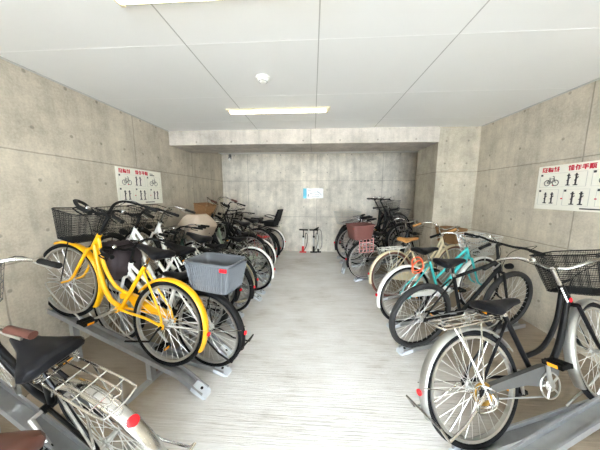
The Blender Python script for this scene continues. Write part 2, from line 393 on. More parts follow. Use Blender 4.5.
# left wall: sign's x axis runs along +y
ML = Matrix(((0, -1, 0, XL + 0.007), (1, 0, 0, 2.60), (0, 0, 1, 1.375), (0, 0, 0, 1)))
wall_sign(ML, 0.80, 0.47, 'cream instruction board with red heading on the wall behind the yellow bicycle', False)
MR = Matrix(((0, 1, 0, XR - 0.007), (-1, 0, 0, 2.725), (0, 0, 1, 1.345), (0, 0, 0, 1)))
wall_sign(MR, 0.80, 0.465, 'cream instruction board with red heading on the wall above the large mesh basket', True)
t = empty('notice_board', Matrix.Translation((-0.255, YB - 0.012, 1.42)))
part('panel', None, MB().box((0.09, 0, 0), (0.52, 0.01, 0.25)), PALESIGN, t, smooth=False)
part('blue_strip', None, MB().box((0, 0, -0.01), (0.088, 0.008, 0.25)), SIGNB, t, smooth=False)
kk = MB()
for a, b, c, d in ((.12, .19, .2, .2), (.13, .06, .15, .1), (.17, .12, .24, .13), (.22, .04, .42, .045), (.12, .03, .14, .07), (.26, .15, .34, .155)): kk.box((a, -.0015, b), (c, .001, d))
kk.tube([(.36, -.001, .17), (.42, -.001, .13), (.47, -.001, .08)], .006, 5); kk.tube([(.3, -.001, .08), (.36, -.001, .1), (.42, -.001, .08)], .004, 5)
part('line_drawing', None, kk, GREYP, t, smooth=False)
tag(t, 'small white notice board with a blue strip on the far wall', 'sign')

t = empty('security_camera', Matrix.Translation((-2.15, YB, 2.42)))
part('wall_bracket', None, MB().box((-.03, -.02, 0), (.03, 0, .14)).tube([(0, -.01, .09), (0, -.09, .07)], .014, 8), GREYP, t)
part('camera_body', None, MB().tube([(0, -.06, .02), (.05, -.2, -.03)], .035, 12), GREYP, t)
part('lens_hood', None, MB().tube([(.046, -.19, -.026), (.06, -.23, -.04)], .03, 12), WHITE, t)
tag(t, 'small grey security camera high on the far wall beside the corner', 'camera')

# ------------------------------------------------------------------ floor pumps
def pump(x, y, lean, label, barrel, base, double):
    t = empty('floor_pump', Matrix.Translation((x, y, 0)) @ Matrix.Rotation(lean, 4, 'Y'))
    part('barrel', None, MB().tube([(0, 0, .02), (0, 0, .40)], .021, 12), barrel, t)
    part('base_foot', None, MB().box((-.09, -.045, 0), (.09, .045, .02)).tube([(0, 0, .0), (0, 0, .17)], .034 if not double else .027, 12), base, t)
    part('rod', None, MB().tube([(0, 0, .40), (0, 0, .60)], .012, 8).tube([(0, 0, .40), (0, 0, .44)], .026, 10), BLACKM, t)
    part('handle', None, MB().tube([(-.115, 0, .60), (.115, 0, .60)], .019, 10), BLACKM, t)
    part('hose', None, MB().tube(spline([(.02, -.02, .05), (.09, -.04, .2), (.11, -.03, .45), (.06, -.02, .52), (.05, -.02, .36)], 5), .008, 6), BLACKM if not double else GREYP, t)
    tag(t, label, 'pump', 'floor pumps against the far wall')
pump(-0.255, YB - 0.12, 0.03, 'floor pump with a red base standing left of the other pump', WHITE, RED, False)
pump(0.03, YB - 0.12, 0.0, 'black and silver floor pump standing right of the red based one', ALU, BLACKM, True)
t = empty('floor_pump', Matrix.Translation((0.15, YB - 0.10, 0)) @ Matrix.Rotation(-0.05, 4, 'Y'))
part('barrel', None, MB().tube([(0, 0, .02), (0, 0, .5)], .016, 10), WHITE, t)
part('base_foot', None, MB().box((-.07, -.04, 0), (.07, .04, .02)).tube([(0, 0, 0), (0, 0, .1)], .024, 10), BLACKM, t)
part('handle', None, MB().tube([(-.1, 0, .60), (.04, 0, .66)], .018, 10).tube([(0, 0, .5), (0, 0, .62)], .009, 8), BLACKM, t)
part('hose', None, MB().tube(spline([(.02, -.02, .05), (.1, -.02, .2), (.1, -.02, .55), (.02, -.02, .62)], 5), .007, 6), GREYP, t)
tag(t, 'slim white floor pump with tilted black handle, right end of the pumps', 'pump', 'floor pumps against the far wall')

# ------------------------------------------------------------------ bicycle
R = 0.335
WB = 1.08
BBX = (0.47, 0.0, 0.29)
ST = Vector((-0.35, 0, 0.937))                       # seat tube direction
SD = Vector((-0.34, 0, 0.940))                      # steering axis direction
CR = Vector((0.875, 0, 0.700))                       # fork crown
HT = CR + SD * 0.13                                  # top of the head tube
HUBF = Vector((WB, 0, R)); HUBR = Vector((0, 0, R)); BB = Vector(BBX)
def P(*a): return Vector(a)

def tyre_mb(r): return lambda: MB().ring((0, 0, 0), R - r, r, 'y', 56, 9)
def rim_mb():
    m = MB(); n = 56; rings = []
    prof = [(-.012, R - .036), (.012, R - .036), (.011, R - .052), (-.011, R - .052)]
    rings = [[(q[1] * math.cos(2 * PI * i / n), q[0], q[1] * math.sin(2 * PI * i / n)) for q in prof] for i in range(n)]
    rings.append(rings[0]); return m.loft(rings, caps=False)
def spokes_mb(ns):
    def f():
        m = MB(); rr = R - .05
        for i in range(ns):
            s = 1 if i % 2 else -1; a = 2 * PI * i / ns; tw = 0.85 if (i // 2) % 2 else -0.85
            m.tube([(.02 * math.cos(a + tw), s * .026, .02 * math.sin(a + tw)), (rr * math.cos(a), 0, rr * math.sin(a))], .0017, 3)
        return m
    return f
def hub_mb(): return MB().tube([(0, -.05, 0), (0, -.03, 0), (0, -.028, 0), (0, -.02, 0), (0, .02, 0), (0, .028, 0), (0, .03, 0), (0, .05, 0)], [.009, .009, .026, .015, .015, .026, .009, .009], 10)
def wheel(name, root, M, tyre, tkey, rim, ns=32, wall=None):
    w_ = part(name, ('rim',), rim_mb, rim, root, M)
    part('tyre', ('tyre', tkey), tyre_mb(tkey), tyre, w_)
    part('spokes', ('spk', ns), spokes_mb(ns), SPOKE, w_)
    part('hub', ('hub',), hub_mb, ALU, w_)
    if wall: 
        def sw():
            m = MB()
            for s in (-1, 1): m.ring((0, s * tkey * .72, 0), R - tkey * 1.25, tkey * .38, 'y', 56, 6)
            return m
        part('sidewall', ('sw', tkey), sw, wall, w_)
    return w_
def mudguard_mb(a0, a1, wd=.029, c=(0, 0, 0), rad=R + .016):
    def f():
        rings = []; n = 26
        for i in range(n + 1):
            a = a0 + (a1 - a0) * i / n; ring_ = []
            for k in range(9): th = PI * k / 8; ring_.append((wd * math.cos(th), rad - .012 + .018 * math.sin(th)))
            for k in range(8, -1, -1): th = PI * k / 8; ring_.append(((wd - .003) * math.cos(th), rad - .0145 + .018 * math.sin(th)))
            rings.append([(q[1] * math.cos(a), q[0], q[1] * math.sin(a)) for q in ring_])
        return MB().loft(rings)
    return f
def stays_mb(side_pts): return None

def frame_mb(style):
    def f():
        m = MB(); sttop = BB + ST * 0.46; hb = CR + SD * .01
        m.tube([hb - SD * .012, HT + SD * .005], .0195, 12)
        m.tube([BB - ST * .0, sttop], .0155, 12)
        m.tube([BB + P(0, -.04, 0), BB + P(0, .04, 0)], .023, 12)
        for s in (-1, 1):
            m.tube([BB + P(-.02, s * .02, 0), HUBR + P(.16, s * .045, -.0), HUBR + P(0, s * .055, 0)], .0095, 8)
            m.tube([sttop + P(-.005, s * .014, -.05), HUBR + P(.04, s * .05, .08), HUBR + P(0, s * .055, 0)], .0080, 8)
            m.box((-.02, s * .058 - .002, R - .02), (.03, s * .058 + .002, R + .02))
        if style == 'stagger':      # two parallel bowed tubes
            m.tube(spline([hb + SD * .02, P(.74, 0, .48), P(.60, 0, .33), BB + P(.01, 0, .012)], 7), .0185, 10)
            m.tube(spline([HT - SD * .02, P(.735, 0, .60), P(.58, 0, .46), BB + ST * 0.15], 7), .0145, 10)
        elif style == 'v':          # straight deep twin tubes
            m.tube([hb + SD * .03, BB + P(.01, 0, .01)], .020, 10)
            m.tube([HT - SD * .02, BB + ST * .20], .015, 10)
        elif style == 'loop':       # single thick low tube
            m.tube(spline([HT - SD * .06, P(.76, 0, .60), P(.64, 0, .38), BB + P(.0, 0, .01)], 8), .0245, 12)
        elif style == 'slope':      # straight tube from head down to the middle of the seat tube + down tube
            m.tube([hb + SD * .03, BB + P(.01, 0, .01)], .017, 10)
            m.tube([HT - SD * .03, BB + ST * .30], .014, 10)
        elif style == 'diamond':
            m.tube([hb + SD * .02, BB + P(.01, 0, .01)], .0175, 10)
            m.tube([HT - SD * .025, BB + ST * .43], .0145, 10)
        elif style == 'u':          # swooping mother-bike tube
            m.tube(spline([HT - SD * .05, P(.76, 0, .50), P(.65, 0, .34), P(.55, 0, .29), BB], 8), .027, 12)
        return m
    return f
def fork_mb():
    m = MB(); m.tube([CR - SD * .01 + P(0, -.045, 0), CR - SD * .01 + P(0, .045, 0)], .014, 8); m.tube([CR - SD * .015, CR + SD * .02], .017, 10)
    for s in (-1, 1):
        m.tube(spline([CR - SD * .01 + P(0, s * .042, 0), CR - SD * .20 + P(0, s * .046, 0), CR - SD * .33 + P(.01, s * .048, 0), HUBF + P(0, s * .052, 0)], 5), [.0125] * 6 + [.011] * 5 + [.009] * 5, 8)
    return m
BARS = {
    'city': [(.0, 0, 0), (.0, .04, .0), (.03, .11, .03), (.02, .19, .05), (-.05, .25, .04), (-.13, .275, .03), (-.20, .285, .025)],
    'arc': [(.0, 0, -.01), (.02, .05, -.015), (.05, .13, .02), (.03, .22, .055), (-.05, .285, .055), (-.13, .31, .03), (-.21, .315, .01)],
    'flat': [(.0, 0, 0), (.0, .1, .0), (.0, .18, .012), (-.015, .24, .014), (-.03, .29, .014), (-.035, .31, .014)],
    'rise': [(.0, 0, 0), (.01, .05, .0), (.04, .12, .07), (.02, .2, .10), (-.08, .26, .09), (-.15, .28, .08), (-.20, .285, .075)],
}
def bars_mb(kind, rise):
    def f():
        top = HT + SD * rise; m = MB()
        m.tube([HT, top], .0125, 8); m.tube([top, top + P(.05, 0, .01)], .014, 8)
        c = top + P(.05, 0, .012)
        half = [P(*q) for q in BARS[kind]]
        pts = [P(q.x, -q.y, q.z) for q in reversed(half[1:])] + half
        m.tube([c + q for q in spline(pts, 4)], .0112, 8)
        return m
    return f
def grip_geo(kind, rise, s):
    c = HT + SD * rise + P(.05, 0, .012); a, b = P(*BARS[kind][-2]), P(*BARS[kind][-1]); a.y *= s; b.y *= s
    d = (b - a).normalized(); return c + a + d * -.03, c + b + d * .03, d
def saddle_mb(wide):
    def f():
        n = 14; rings = []
        for x, w_, zt, zb in ((.155, .012, -.012, -.03), (.15, .022, -.004, -.036), (.11, .03, .002, -.04), (.05, .042, .0, -.042), (-.01, .066 * wide, .0, -.045), (-.06, .092 * wide, .006, -.05), (-.10, .104 * wide, .014, -.05), (-.125, .095 * wide, .016, -.044), (-.14, .06 * wide, .008, -.03)):
            r_ = []
            for k in range(n):
                a = 2 * PI * k / n; c_, s_ = math.cos(a), math.sin(a)
                y = w_ * (abs(c_) ** .7) * (1 if c_ >= 0 else -1); z = (zt if s_ > 0 else -zb * -1) * 1.0
                zz = zt * max(s_, 0) ** .6 + zb * max(-s_, 0) ** .8 if s_ != 0 else (zt + zb) * .35
                zz = (zt + zb) / 2 + (zt - zb) / 2 * (abs(s_) ** .7) * (1 if s_ >= 0 else -1)
                r_.append((x, y, zz - (abs(y) / .1) ** 2 * .012))
            rings.append(r_)
        return MB().loft(rings)
    return f
def springs_mb():
    m = MB()
    for s in (-1, 1):
        m.tube(spline([(.11, s * .015, -.035), (.03, s * .02, -.06), (-.06, s * .03, -.065), (-.10, s * .055, -.06)], 5), .0035, 6)
        pts = [(-.10 + .014 * math.cos(a), s * .06 + .014 * math.sin(a), -.085 + .045 * a / (8 * PI)) for a in [i * PI / 4 for i in range(33)]]
        m.tube(pts, .0028, 5)
    m.tube([(-.02, -.03, -.062), (-.02, .03, -.062)], .011, 8)
    return m
def wire_basket(L0, L1, W0, W1, H, dz, nx, ny, nz, r=.0016, rim=.0045):
    """open wire basket, bottom L0 x W0, top L1 x W1; centred"""
    def f():
        m = MB()
        def ringpts(t): a = (L0 + (L1 - L0) * t) / 2; b = (W0 + (W1 - W0) * t) / 2; return a, b, dz + H * t
        def corner(t):
            a, b, z = ringpts(t); c = min(a, b) * .22
            return [(a - c, -b, z), (a, -b + c, z), (a, b - c, z), (a - c, b, z), (-a + c, b, z), (-a, b - c, z), (-a, -b + c, z), (-a + c, -b, z)]
        m.tube(corner(1), rim, 6, closed=True); m.tube(corner(0), r * 1.6, 5, closed=True)
        for i in range(1, nz): m.tube(corner(i / nz), r * (1.6 if i % 3 == 0 else 1), 4, closed=True)
        a0, b0, z0 = ringpts(0); a1, b1, z1 = ringpts(1)
        for i in range(nx + 1):
            u = -0.78 + 1.56 * i / nx
            for s in (-1, 1): m.tube([(a0 * u, s * b0, z0), (a1 * u, s * b1, z1)], r, 4)
            m.tube([(a0 * u, -b0, z0), (a0 * u, b0, z0)], r, 4)
        for i in range(ny + 1):
            u = -0.8 + 1.6 * i / ny
            for s in (-1, 1): m.tube([(s * a0, b0 * u, z0), (s * a1, b1 * u, z1)], r, 4)
            m.tube([(-a0, b0 * u, z0), (a0, b0 * u, z0)], r, 4)
        return m
    return f
def solid_basket(L0, L1, W0, W1, H, dz, ribs):
    def f():
        m = MB(); N = 32
        def rr(t, ins):
            a = (L0 + (L1 - L0) * t) / 2 - ins; b = (W0 + (W1 - W0) * t) / 2 - ins; out = []
            for i in range(N):
                th = 2 * PI * (i + .5) / N; c, s = math.cos(th), math.sin(th); e = .32
                out.append((a * abs(c) ** e * (1 if c > 0 else -1), b * abs(s) ** e * (1 if s > 0 else -1), dz + H * t + (ins if t == 0 else 0)))
            return out
        m.loft([rr(0, 0), rr(.5, 0), rr(1, 0), rr(1, .006), rr(0, .006)])
        top = rr(1, -.006); m.tube(top, .008, 6, closed=True)
        if ribs:
            for s in (-1, 1):
                for i in range(17):
                    u = -.86 + 1.72 * i / 16
                    m.tube([(L0 / 2 * u, s * (W0 / 2 + .001), dz + .01), (L1 / 2 * u, s * (W1 / 2 + .001), dz + H - .02)], .004, 4)
                    m.tube([(s * (L0 / 2 + .001), W0 / 2 * u, dz + .01), (s * (L1 / 2 + .001), W1 / 2 * u, dz + H - .02)], .004, 4)
        return m
    return f
def carrier_mb():
    z = R * 2 + .055; m = MB(); x0, x1 = -.20, .19
    m.tube(spline([(x1, -.06, z), (x0 + .05, -.065, z), (x0, -.04, z), (x0, .04, z), (x0 + .05, .065, z), (x1, .06, z)], 5), .0048, 6)
    m.tube(spline([(x1, -.028, z), (x0 + .07, -.03, z), (x0 + .045, 0, z), (x0 + .07, .03, z), (x1, .028, z)], 4), .0040, 6)
    for x in (-.12, -.02, .08, .17): m.tube([(x, -.064, z), (x, .064, z)], .0036, 6)
    m.tube([(x1, 0, z), (.27, 0, z - .01)], .006, 6)
    for s in (-1, 1): m.tube([(-.10, s * .064, z), (0, s * .064, R + .03)], .0045, 6); m.tube([(.06, s * .062, z), (0.01, s * .064, R + .03)], .0045, 6)
    return m
def case_mb(kind):
    def f():
        m = MB(); y = -.062; pts = []
        rb, rf = (.050, .092) if kind == 'full' else (.03, .085)
        for i in range(13): a = PI / 2 + PI * i / 12; pts.append((rb * math.cos(a), R + rb * math.sin(a) + (0 if kind == 'full' else .012)))
        if kind == 'full':
            for i in range(17): a = -PI / 2 + PI * i / 16; pts.append((BB.x + rf * math.cos(a), BB.z + rf * math.sin(a)))
        else:
            pts = [(.05 + .02 * math.cos(PI / 2 + PI * i / 8), R + .02 + .022 * math.sin(PI / 2 + PI * i / 8)) for i in range(9)]
            pts += [(.12, R + .0), (.30, BB.z + .035), (BB.x - .085, BB.z + .01), (BB.x - .065, BB.z + .02), (BB.x - .03, BB.z + .045), (BB.x + .02, BB.z + .06), (BB.x + .085, BB.z + .035), (BB.x + .10, BB.z + .075), (BB.x + .05, BB.z + .11), (BB.x - .03, BB.z + .115)]
        m.prism(pts, y - .014, y + .014); return m
    return f
def crank_mb(ang):
    def f():
        m = MB(); 
        for s in (-1, 1):
            a = ang if s < 0 else ang + PI
            e = BB + P(.165 * math.cos(a), s * .098, .165 * math.sin(a)); m.tube([BB + P(0, s * .082, 0), e], [.013, .009], 8); m.tube([BB, BB + P(0, s * .09, 0)], .010, 8)
        m.ring((BB.x, -.079, BB.z), .075, .005, 'y', 28, 5); m.ring((BB.x, -.079, BB.z), .03, .006, 'y', 20, 5)
        for k in range(5): a = ang + 2 * PI * k / 5; m.tube([BB + P(0, -.079, 0), BB + P(.074 * math.cos(a), -.079, .074 * math.sin(a))], .006, 5)
        return m
    return f
def pedal_mb():
    m = MB(); m.box((-.042, -.012, -.012), (-.03, .08, .012)); m.box((.03, -.012, -.012), (.042, .08, .012)); m.box((-.042, .068, -.01), (.042, .08, .01)); m.box((-.042, -.012, -.01), (.042, 0, .01))
    m.tube([(0, -.02, 0), (0, .08, 0)], .009, 8); return m
def chain_mb():
    m = MB(); m.tube([(0, -.062, R + .028), (BB.x, -.062, BB.z + .074)], .0045, 5); m.tube([(0, -.062, R - .028), (BB.x, -.062, BB.z - .074)], .0045, 5); return m
def stand_mb(kind):
    def f():
        m = MB()
        if kind == 'side': m.tube([(.02, .07, R - .03), (.05, .095, R - .12), (.26, .10, R - .20)], .0075, 8); m.tube([(0, .06, R), (.02, .07, R - .03)], .010, 6)
        else:      # folded two-legged stand swung up behind the wheel
            for s in (-1, 1): m.tube([(0, s * .075, R), (-.18, s * .10, R - .10), (-.32, s * .13, R - .12)], .0065, 8)
            m.tube([(-.32, -.13, R - .12), (-.36, -.13, R - .05), (-.36, .13, R - .05), (-.32, .13, R - .12)], .0065, 8)
        return m
    return f
def bag_mb(L, W, H, dz, seed=1, bulge=.02):
    def f():
        rd = random.Random(seed); rings = []; N = 18
        for j in range(9):
            t = j / 8; sc = math.sin(PI * (0.12 + .80 * t)) ** .45
            r_ = []
            for i in range(N):
                th = 2 * PI * i / N; c, s = math.cos(th), math.sin(th); e = .5
                k = sc * (1 + rd.uniform(-.07, .07)); r_.append((L / 2 * k * abs(c) ** e * (1 if c > 0 else -1), W / 2 * k * abs(s) ** e * (1 if s > 0 else -1), dz + H * t + rd.uniform(-.012, .012)))
            rings.append(r_)
        return MB().loft(rings)
    return f

def bicycle(x, y, side, hd=14, zr=0.03, zf=0.03, lean=0, label='', frame=BLACK, style='stagger', bar='city', rise=.13, barmat=CHROME, grip=BLACKM,
            basket='wire', bmat=ALU, guard=SILVERP, tyre=RUBBER, tw=.0175, wall=None, rim=ALU, saddle=LEATHER, seat=.20, wide=1.0, carrier=CHROME,
            case='half', casemat=GREYP, steer=0, rear=None, rearmat=GREYPL, stand='side', standmat=CHROME, lamp=BLACKM, bag=None, reflector=REDREF,
            crank=.6, childseat=None, lock=None, gx=0, fork=None, reps=0):
    h = math.radians(hd); ang = h if side == 'R' else PI - h
    pit = math.atan2(zf - zr, WB)
    # side 'L': heading -x; lean positive tips towards the camera (-y)
    M = Matrix.Translation((x, y, zr)) @ Matrix.Rotation(ang, 4, 'Z') @ Matrix.Rotation(-pit, 4, 'Y') @ Matrix.Rotation(math.radians(lean if side == 'R' else -lean), 4, 'X')
    t = empty('bicycle', M)
    tag(t, label, 'bicycle', 'bicycles in the left row' if side == 'L' else 'bicycles in the right row')
    SM = Matrix.Translation(CR) @ Matrix.Rotation(math.radians(steer), 4, SD) @ Matrix.Translation(-CR)
    f_ = part('frame', ('frame', style), frame_mb(style), frame, t)
    part('fork', ('fork',), fork_mb, fork or frame, t, SM)
    wheel('front_wheel', t, SM @ Matrix.Translation(HUBF), tyre, tw, rim, wall=wall)
    wheel('rear_wheel', t, Matrix.Translation(HUBR), tyre, tw, rim, wall=wall)
    if guard:
        g = part('rear_mudguard', ('rg',), mudguard_mb(math.radians(28), math.radians(196)), guard, t, Matrix.Translation(HUBR))
        if reflector:
            a = math.radians(172); part('reflector', ('rf',), MB().tube([(0, 0, 0), (-.008, 0, 0.001)], .017, 12), reflector, g, Matrix.Translation(((R + .028) * math.cos(a), 0, (R + .028) * math.sin(a))))
        g2 = part('front_mudguard', ('fg',), mudguard_mb(math.radians(62), math.radians(205)), guard, t, SM @ Matrix.Translation(HUBF))
        def gs():
            m = MB()
            for s in (-1, 1): m.tube([(0, s * .058, 0), ((R + .02) * math.cos(2.9), s * .03, (R + .02) * math.sin(2.9))], .0025, 5)
            return m
        part('mudguard_stay', ('gs',), gs, CHROME, g)
    b = part('handlebar', ('bar', bar, rise), bars_mb(bar, rise), barmat, t, SM)
    for s in (-1, 1):
        a, e, d = grip_geo(bar, rise, s)
        part('grip', ('grip', bar, rise, s), MB().tube([a, a + (e - a) * .5, e], [.0165, .0155, .017], 10), grip, b)
        fwd = P(.05, -s * .0, -.012); st = a - d * .03
        part('brake_lever', ('lev', bar, rise, s), MB().tube([st + P(.0, 0, -.01), st + P(.03, 0, -.02), st + P(.035, 0, -.03) + d * .05, st + P(.035, 0, -.035) + d * .12], .0055, 6), ALU if barmat is CHROME else BLACKM, b)
    def cab():
        m = MB(); c = HT + SD * rise
        for s in (-1, 1):
            a, e, d = grip_geo(bar, rise, s); m.tube(spline([a - d * .03, a + P(.13, -s * .06, .02), c + P(.13, s * .05, -.06), HT + P(.04, s * .02, -.05), CR + P(.03, s * .01, 0)], 5), .0026, 5)
        return m
    part('brake_cable', ('cab', bar, rise), cab, BLACKM, b)
    sp_top = BB + ST * (0.46 + seat * .62)
    part('seat_post', ('sp', seat), MB().tube([BB + ST * .44, sp_top], .0125, 8).tube([BB + ST * .445, BB + ST * .47], .0195, 10), CHROME, t)
    sd_ = part('saddle', ('sad', wide), saddle_mb(wide), saddle, t, Matrix.Translation(sp_top + P(-.02, 0, .062)))
    part('saddle_springs', ('spr',), springs_mb, CHROME if wide >= 1 else BLACKM, sd_)
    if carrier: part('rear_carrier', ('car',), carrier_mb, carrier, t)
    if case: part('chain_case', ('case', case), case_mb(case), casemat, t)
    if case != 'full': part('chain', ('chain',), chain_mb, GALVD, t)
    c = part('crank', ('crank', crank), crank_mb(crank), ALU, t)
    for s in (-1, 1):
        a = crank if s < 0 else crank + PI
        pd = part('pedal', ('ped',), pedal_mb, BLACKM, c, Matrix.Translation(BB + P(.165 * math.cos(a), s * .11, .165 * math.sin(a))) @ Matrix.Scale(s, 4, (0, 1, 0)))
        def ref():
            m = MB(); m.box((-.025, .02, -.008), (.025, .06, .0)); return m
        for q in (-1, 1): part('pedal_reflector', ('pr', q), MB().box((q * .043 - .002, .015, -.009), (q * .043 + .002, .06, .009)), AMBER, c, Matrix.Translation(BB + P(.165 * math.cos(a), s * .11, .165 * math.sin(a))) @ Matrix.Scale(s, 4, (0, 1, 0)))
    if stand: part('kickstand', ('stand', stand), stand_mb(stand), standmat, t)
    bc = HT + P(.165, 0, -.075)
    if basket:
        BM = SM @ Matrix.Translation(bc + P(.06 if basket == 'big' else 0, 0, 0))
        if basket == 'wire': fn = wire_basket(.22, .30, .26, .38, .22, 0, 8, 10, 6)
        elif basket == 'fine': fn = wire_basket(.18, .24, .25, .33, .24, 0, 24, 30, 16, .0014, .005)
        elif basket == 'big': fn = wire_basket(.28, .36, .26, .33, .27, .01, 26, 30, 18, .0014, .005)
        elif basket == 'wicker': fn = wire_basket(.20, .26, .28, .35, .20, 0, 20, 26, 14, .0048, .009)
        bk = part('front_basket', ('fb', basket), fn, bmat, t, BM)
        def br():
            m = MB()
            for s in (-1, 1): m.tube([(.0, s * .10, 0), (HUBF - bc).to_tuple()[0:1] + (s * .06, (HUBF - bc).z + .02)], .0042, 6)
            m.tube([(-.10, 0, .10), (-.22, 0, .09)], .008, 6); return m
        part('basket_stay', ('bst',), br, bmat if bmat is not WICKER else CHROME, bk)
        if bag:
            part('basket_cover', ('bag', basket, bag.name), (bag_mb(.32, .30, .33, -.07, 3) if bag is PURPLE else bag_mb(.46, .48, .38, .0, 4)), bag, t, BM)
    if lamp:
        lm = part('headlamp', ('lamp',), MB().tube([(.0, 0, 0), (.02, 0, 0), (.07, 0, 0), (.075, 0, 0)], [.012, .026, .030, .028], 14), lamp, t, SM @ Matrix.Translation(CR + P(.07, .0, .035)))
        part('lens', ('lens',), MB().tube([(.075, 0, 0), (.08, 0, 0)], .025, 14), LENS, lm)
    part('bell', ('bell',), MB().tube([(0, 0, 0), (0, 0, .012), (0, 0, .024)], [.024, .022, .008], 12), CHROME, b, Matrix.Translation(HT + SD * rise + P(.06, .12, .05)))
    if rear:
        RM = Matrix.Translation((-.11, 0, R * 2 + .062))
        if rear == 'solid': rb = part('rear_basket', ('rb1',), solid_basket(.33, .40, .22, .27, .23, 0, True), rearmat, t, RM)
        elif rear == 'plain': rb = part('rear_basket', ('rb2',), solid_basket(.32, .40, .28, .36, .24, 0, False), rearmat, t, RM)
        elif rear == 'wire': rb = part('rear_basket', ('rb3',), wire_basket(.32, .42, .28, .38, .22, 0, 12, 10, 7), rearmat, t, RM)
        elif rear == 'cloth':
            rb = part('rear_basket', ('rb3',), wire_basket(.32, .42, .28, .38, .22, 0, 12, 10, 7), BLACKM, t, RM)
            part('basket_cover', ('rbc',), bag_mb(.46, .42, .27, -.01, 9), BEIGE, t, RM)
        if rear in ('solid', 'plain'):
            sy = 1 if side == 'L' else -1
            part('badge', ('bdg', sy), MB().box((-.185, sy * .134 - .006, .185), (-.13, sy * .134 + .006, .21)), REDREF, rb)
    if childseat:
        z = R * 2 + .07; m = MB()
        m.loft([[(.12, -.13, z), (.12, .13, z), (-.12, .13, z), (-.12, -.13, z)], [(.14, -.15, z + .12), (.14, .15, z + .12), (-.15, .15, z + .12), (-.15, -.15, z + .12)]])
        b2 = [[(-.10 - .10 * q, -.14 + .03 * q, z + .1 + .30 * q), (-.10 - .10 * q, .14 - .03 * q, z + .1 + .30 * q), (-.16 - .10 * q, .15 - .04 * q, z + .1 + .30 * q), (-.16 - .10 * q, -.15 + .04 * q, z + .1 + .30 * q)] for q in (0, .4, .8, 1)]
        m.loft(b2)
        cs = part('child_seat', ('cs',), m, childseat, t)
        part('grab_rail', ('gr',), MB().tube(spline([(-.1, -.15, z + .2), (.1, -.14, z + .24), (.13, 0, z + .25), (.1, .14, z + .24), (-.1, .15, z + .2)], 5), .011, 8), childseat, cs)
    if lock: lock(t)
    return t

# ------------------------------------------------------------------ cycle stands
def rail_profile(w_, h_, t_):
    a = w_ / 2; return [(-a, h_), (-a, 0), (a, 0), (a, h_), (a - t_, h_), (a - t_, t_), (-a + t_, t_), (-a + t_, h_)]
def stand_rail(x, y, side, hd, high, label, loop=True, zr=.185, zf=.43, back=0.40):
    """x,y: where the rear wheel stands. channel rail on posts, sloping up to the wall when high"""
    h = math.radians(hd); ang = h if side == 'R' else PI - h
    t = empty('cycle_stand', Matrix.Translation((x, y, 0)) @ Matrix.Rotation(ang, 4, 'Z'))
    sl = (zf - zr) / WB; L_ = 1.38; zc = lambda q: zr - .014 + sl * q
    if high: path = [(-back, 0, .010), (-back * .86, 0, .035), (-back * .66, 0, max(.03, zr - .10)), (-back * .42, 0, zr - .055), (-.06, 0, zc(-.06) - .006), (.10, 0, zc(.1)), (.5, 0, zc(.5)), (1.0, 0, zc(1.0)), (L_, 0, zc(L_))]
    else: path = [(-.17, 0, .004), (-.12, 0, max(.008, zr - .03)), (-.05, 0, zc(-.05)), (.05, 0, zc(.05)), (.5, 0, zc(.5)), (1.0, 0, zc(1.0)), (L_, 0, zc(L_))]
    pr = rail_profile(.082, .040, .010); rings = []
    pts = spline(path, 3)
    for i, p in enumerate(pts):
        tn = (pts[min(i + 1, len(pts) - 1)] - pts[max(i - 1, 0)]).normalized(); nn = Vector((-tn.z, 0, tn.x))
        rings.append([p + Vector((0, q[0], 0)) + nn * q[1] for q in pr])
    part('rail', ('rail', high, back, zr, zf), MB().loft(rings), GALV, t)
    cp = MB(); L_ = .13
    e0 = pts[0]; e1 = pts[3]; tn = (e1 - e0).normalized(); nn = Vector((-tn.z, 0, tn.x))
    cp.loft([[e0 + tn * (a) + Vector((0, s * w_, 0)) + nn * z for s, z in ((-1, .002), (1, .002), (1, hh), (-1, hh))] for a, w_, hh in ((-.035, .028, .012), (-.02, .041, .022), (.05, .043, .036), (.10, .041, .036))])
    c = part('end_cap', ('cap', high, back, zr), cp, ENDCAP, t)
    hp = e0 + tn * .035 + nn * .0345
    part('bolt', ('bolt', high, back, zr), MB().tube([hp, hp + nn * .004], .011, 10), BLACKM, c)
    if high:
        for px, pz in ((.10, zc(.10) - .01), (.95, zc(.95) - .01)):
            part('post', ('post', px, pz), MB().box((px - .025, -.022, .006), (px + .025, .022, pz + .01)), GALVD, t, smooth=False)
        part('brace', ('brace',), MB().box((.08, -.28, .0), (.12, .28, .028)), GALVD, t, smooth=False)
    if loop:
        xx = 1.04; zz = zc(xx) + .03
        lp = MB()
        for s in (-1, 1): lp.tube(spline([(xx - .30, s * .038, zz - .04 if high else zz), (xx - .22, s * .04, zz + .05), (xx - .10, s * .045, zz + .10), (xx + .08, s * .045, zz + .25), (xx + .16, s * .02, zz + .28), (xx + .17, 0, zz + .28)], 5), .006, 6)
        part('wheel_loop', ('loop', zr, zf), lp, ALU, t)
    tag(t, label, 'bicycle stand', 'cycle stand rails in the left row' if side == 'L' else 'cycle stand rails in the right row')
    return t

# wire and cable extras, built as bicycle parts
def coil_lock(mat, c, r, n=3, tilt=(0, 1, 0), th=.005):
    def f(t):
        rd = random.Random(5); m = MB()
        for k in range(n):
            rr = r * rd.uniform(.8, 1.1); a0 = rd.uniform(0, 1); sc = rd.uniform(.75, 1.2)
            m.tube(spline([(c[0] + rr * math.cos(a), c[1] + rd.uniform(-.02, .02), c[2] + rr * sc * math.sin(a)) for a in [a0 + i * PI / 4 for i in range(8)]], 4, True), th, 6, closed=True)
        part('wire_lock', None, m, mat, t)
    return f

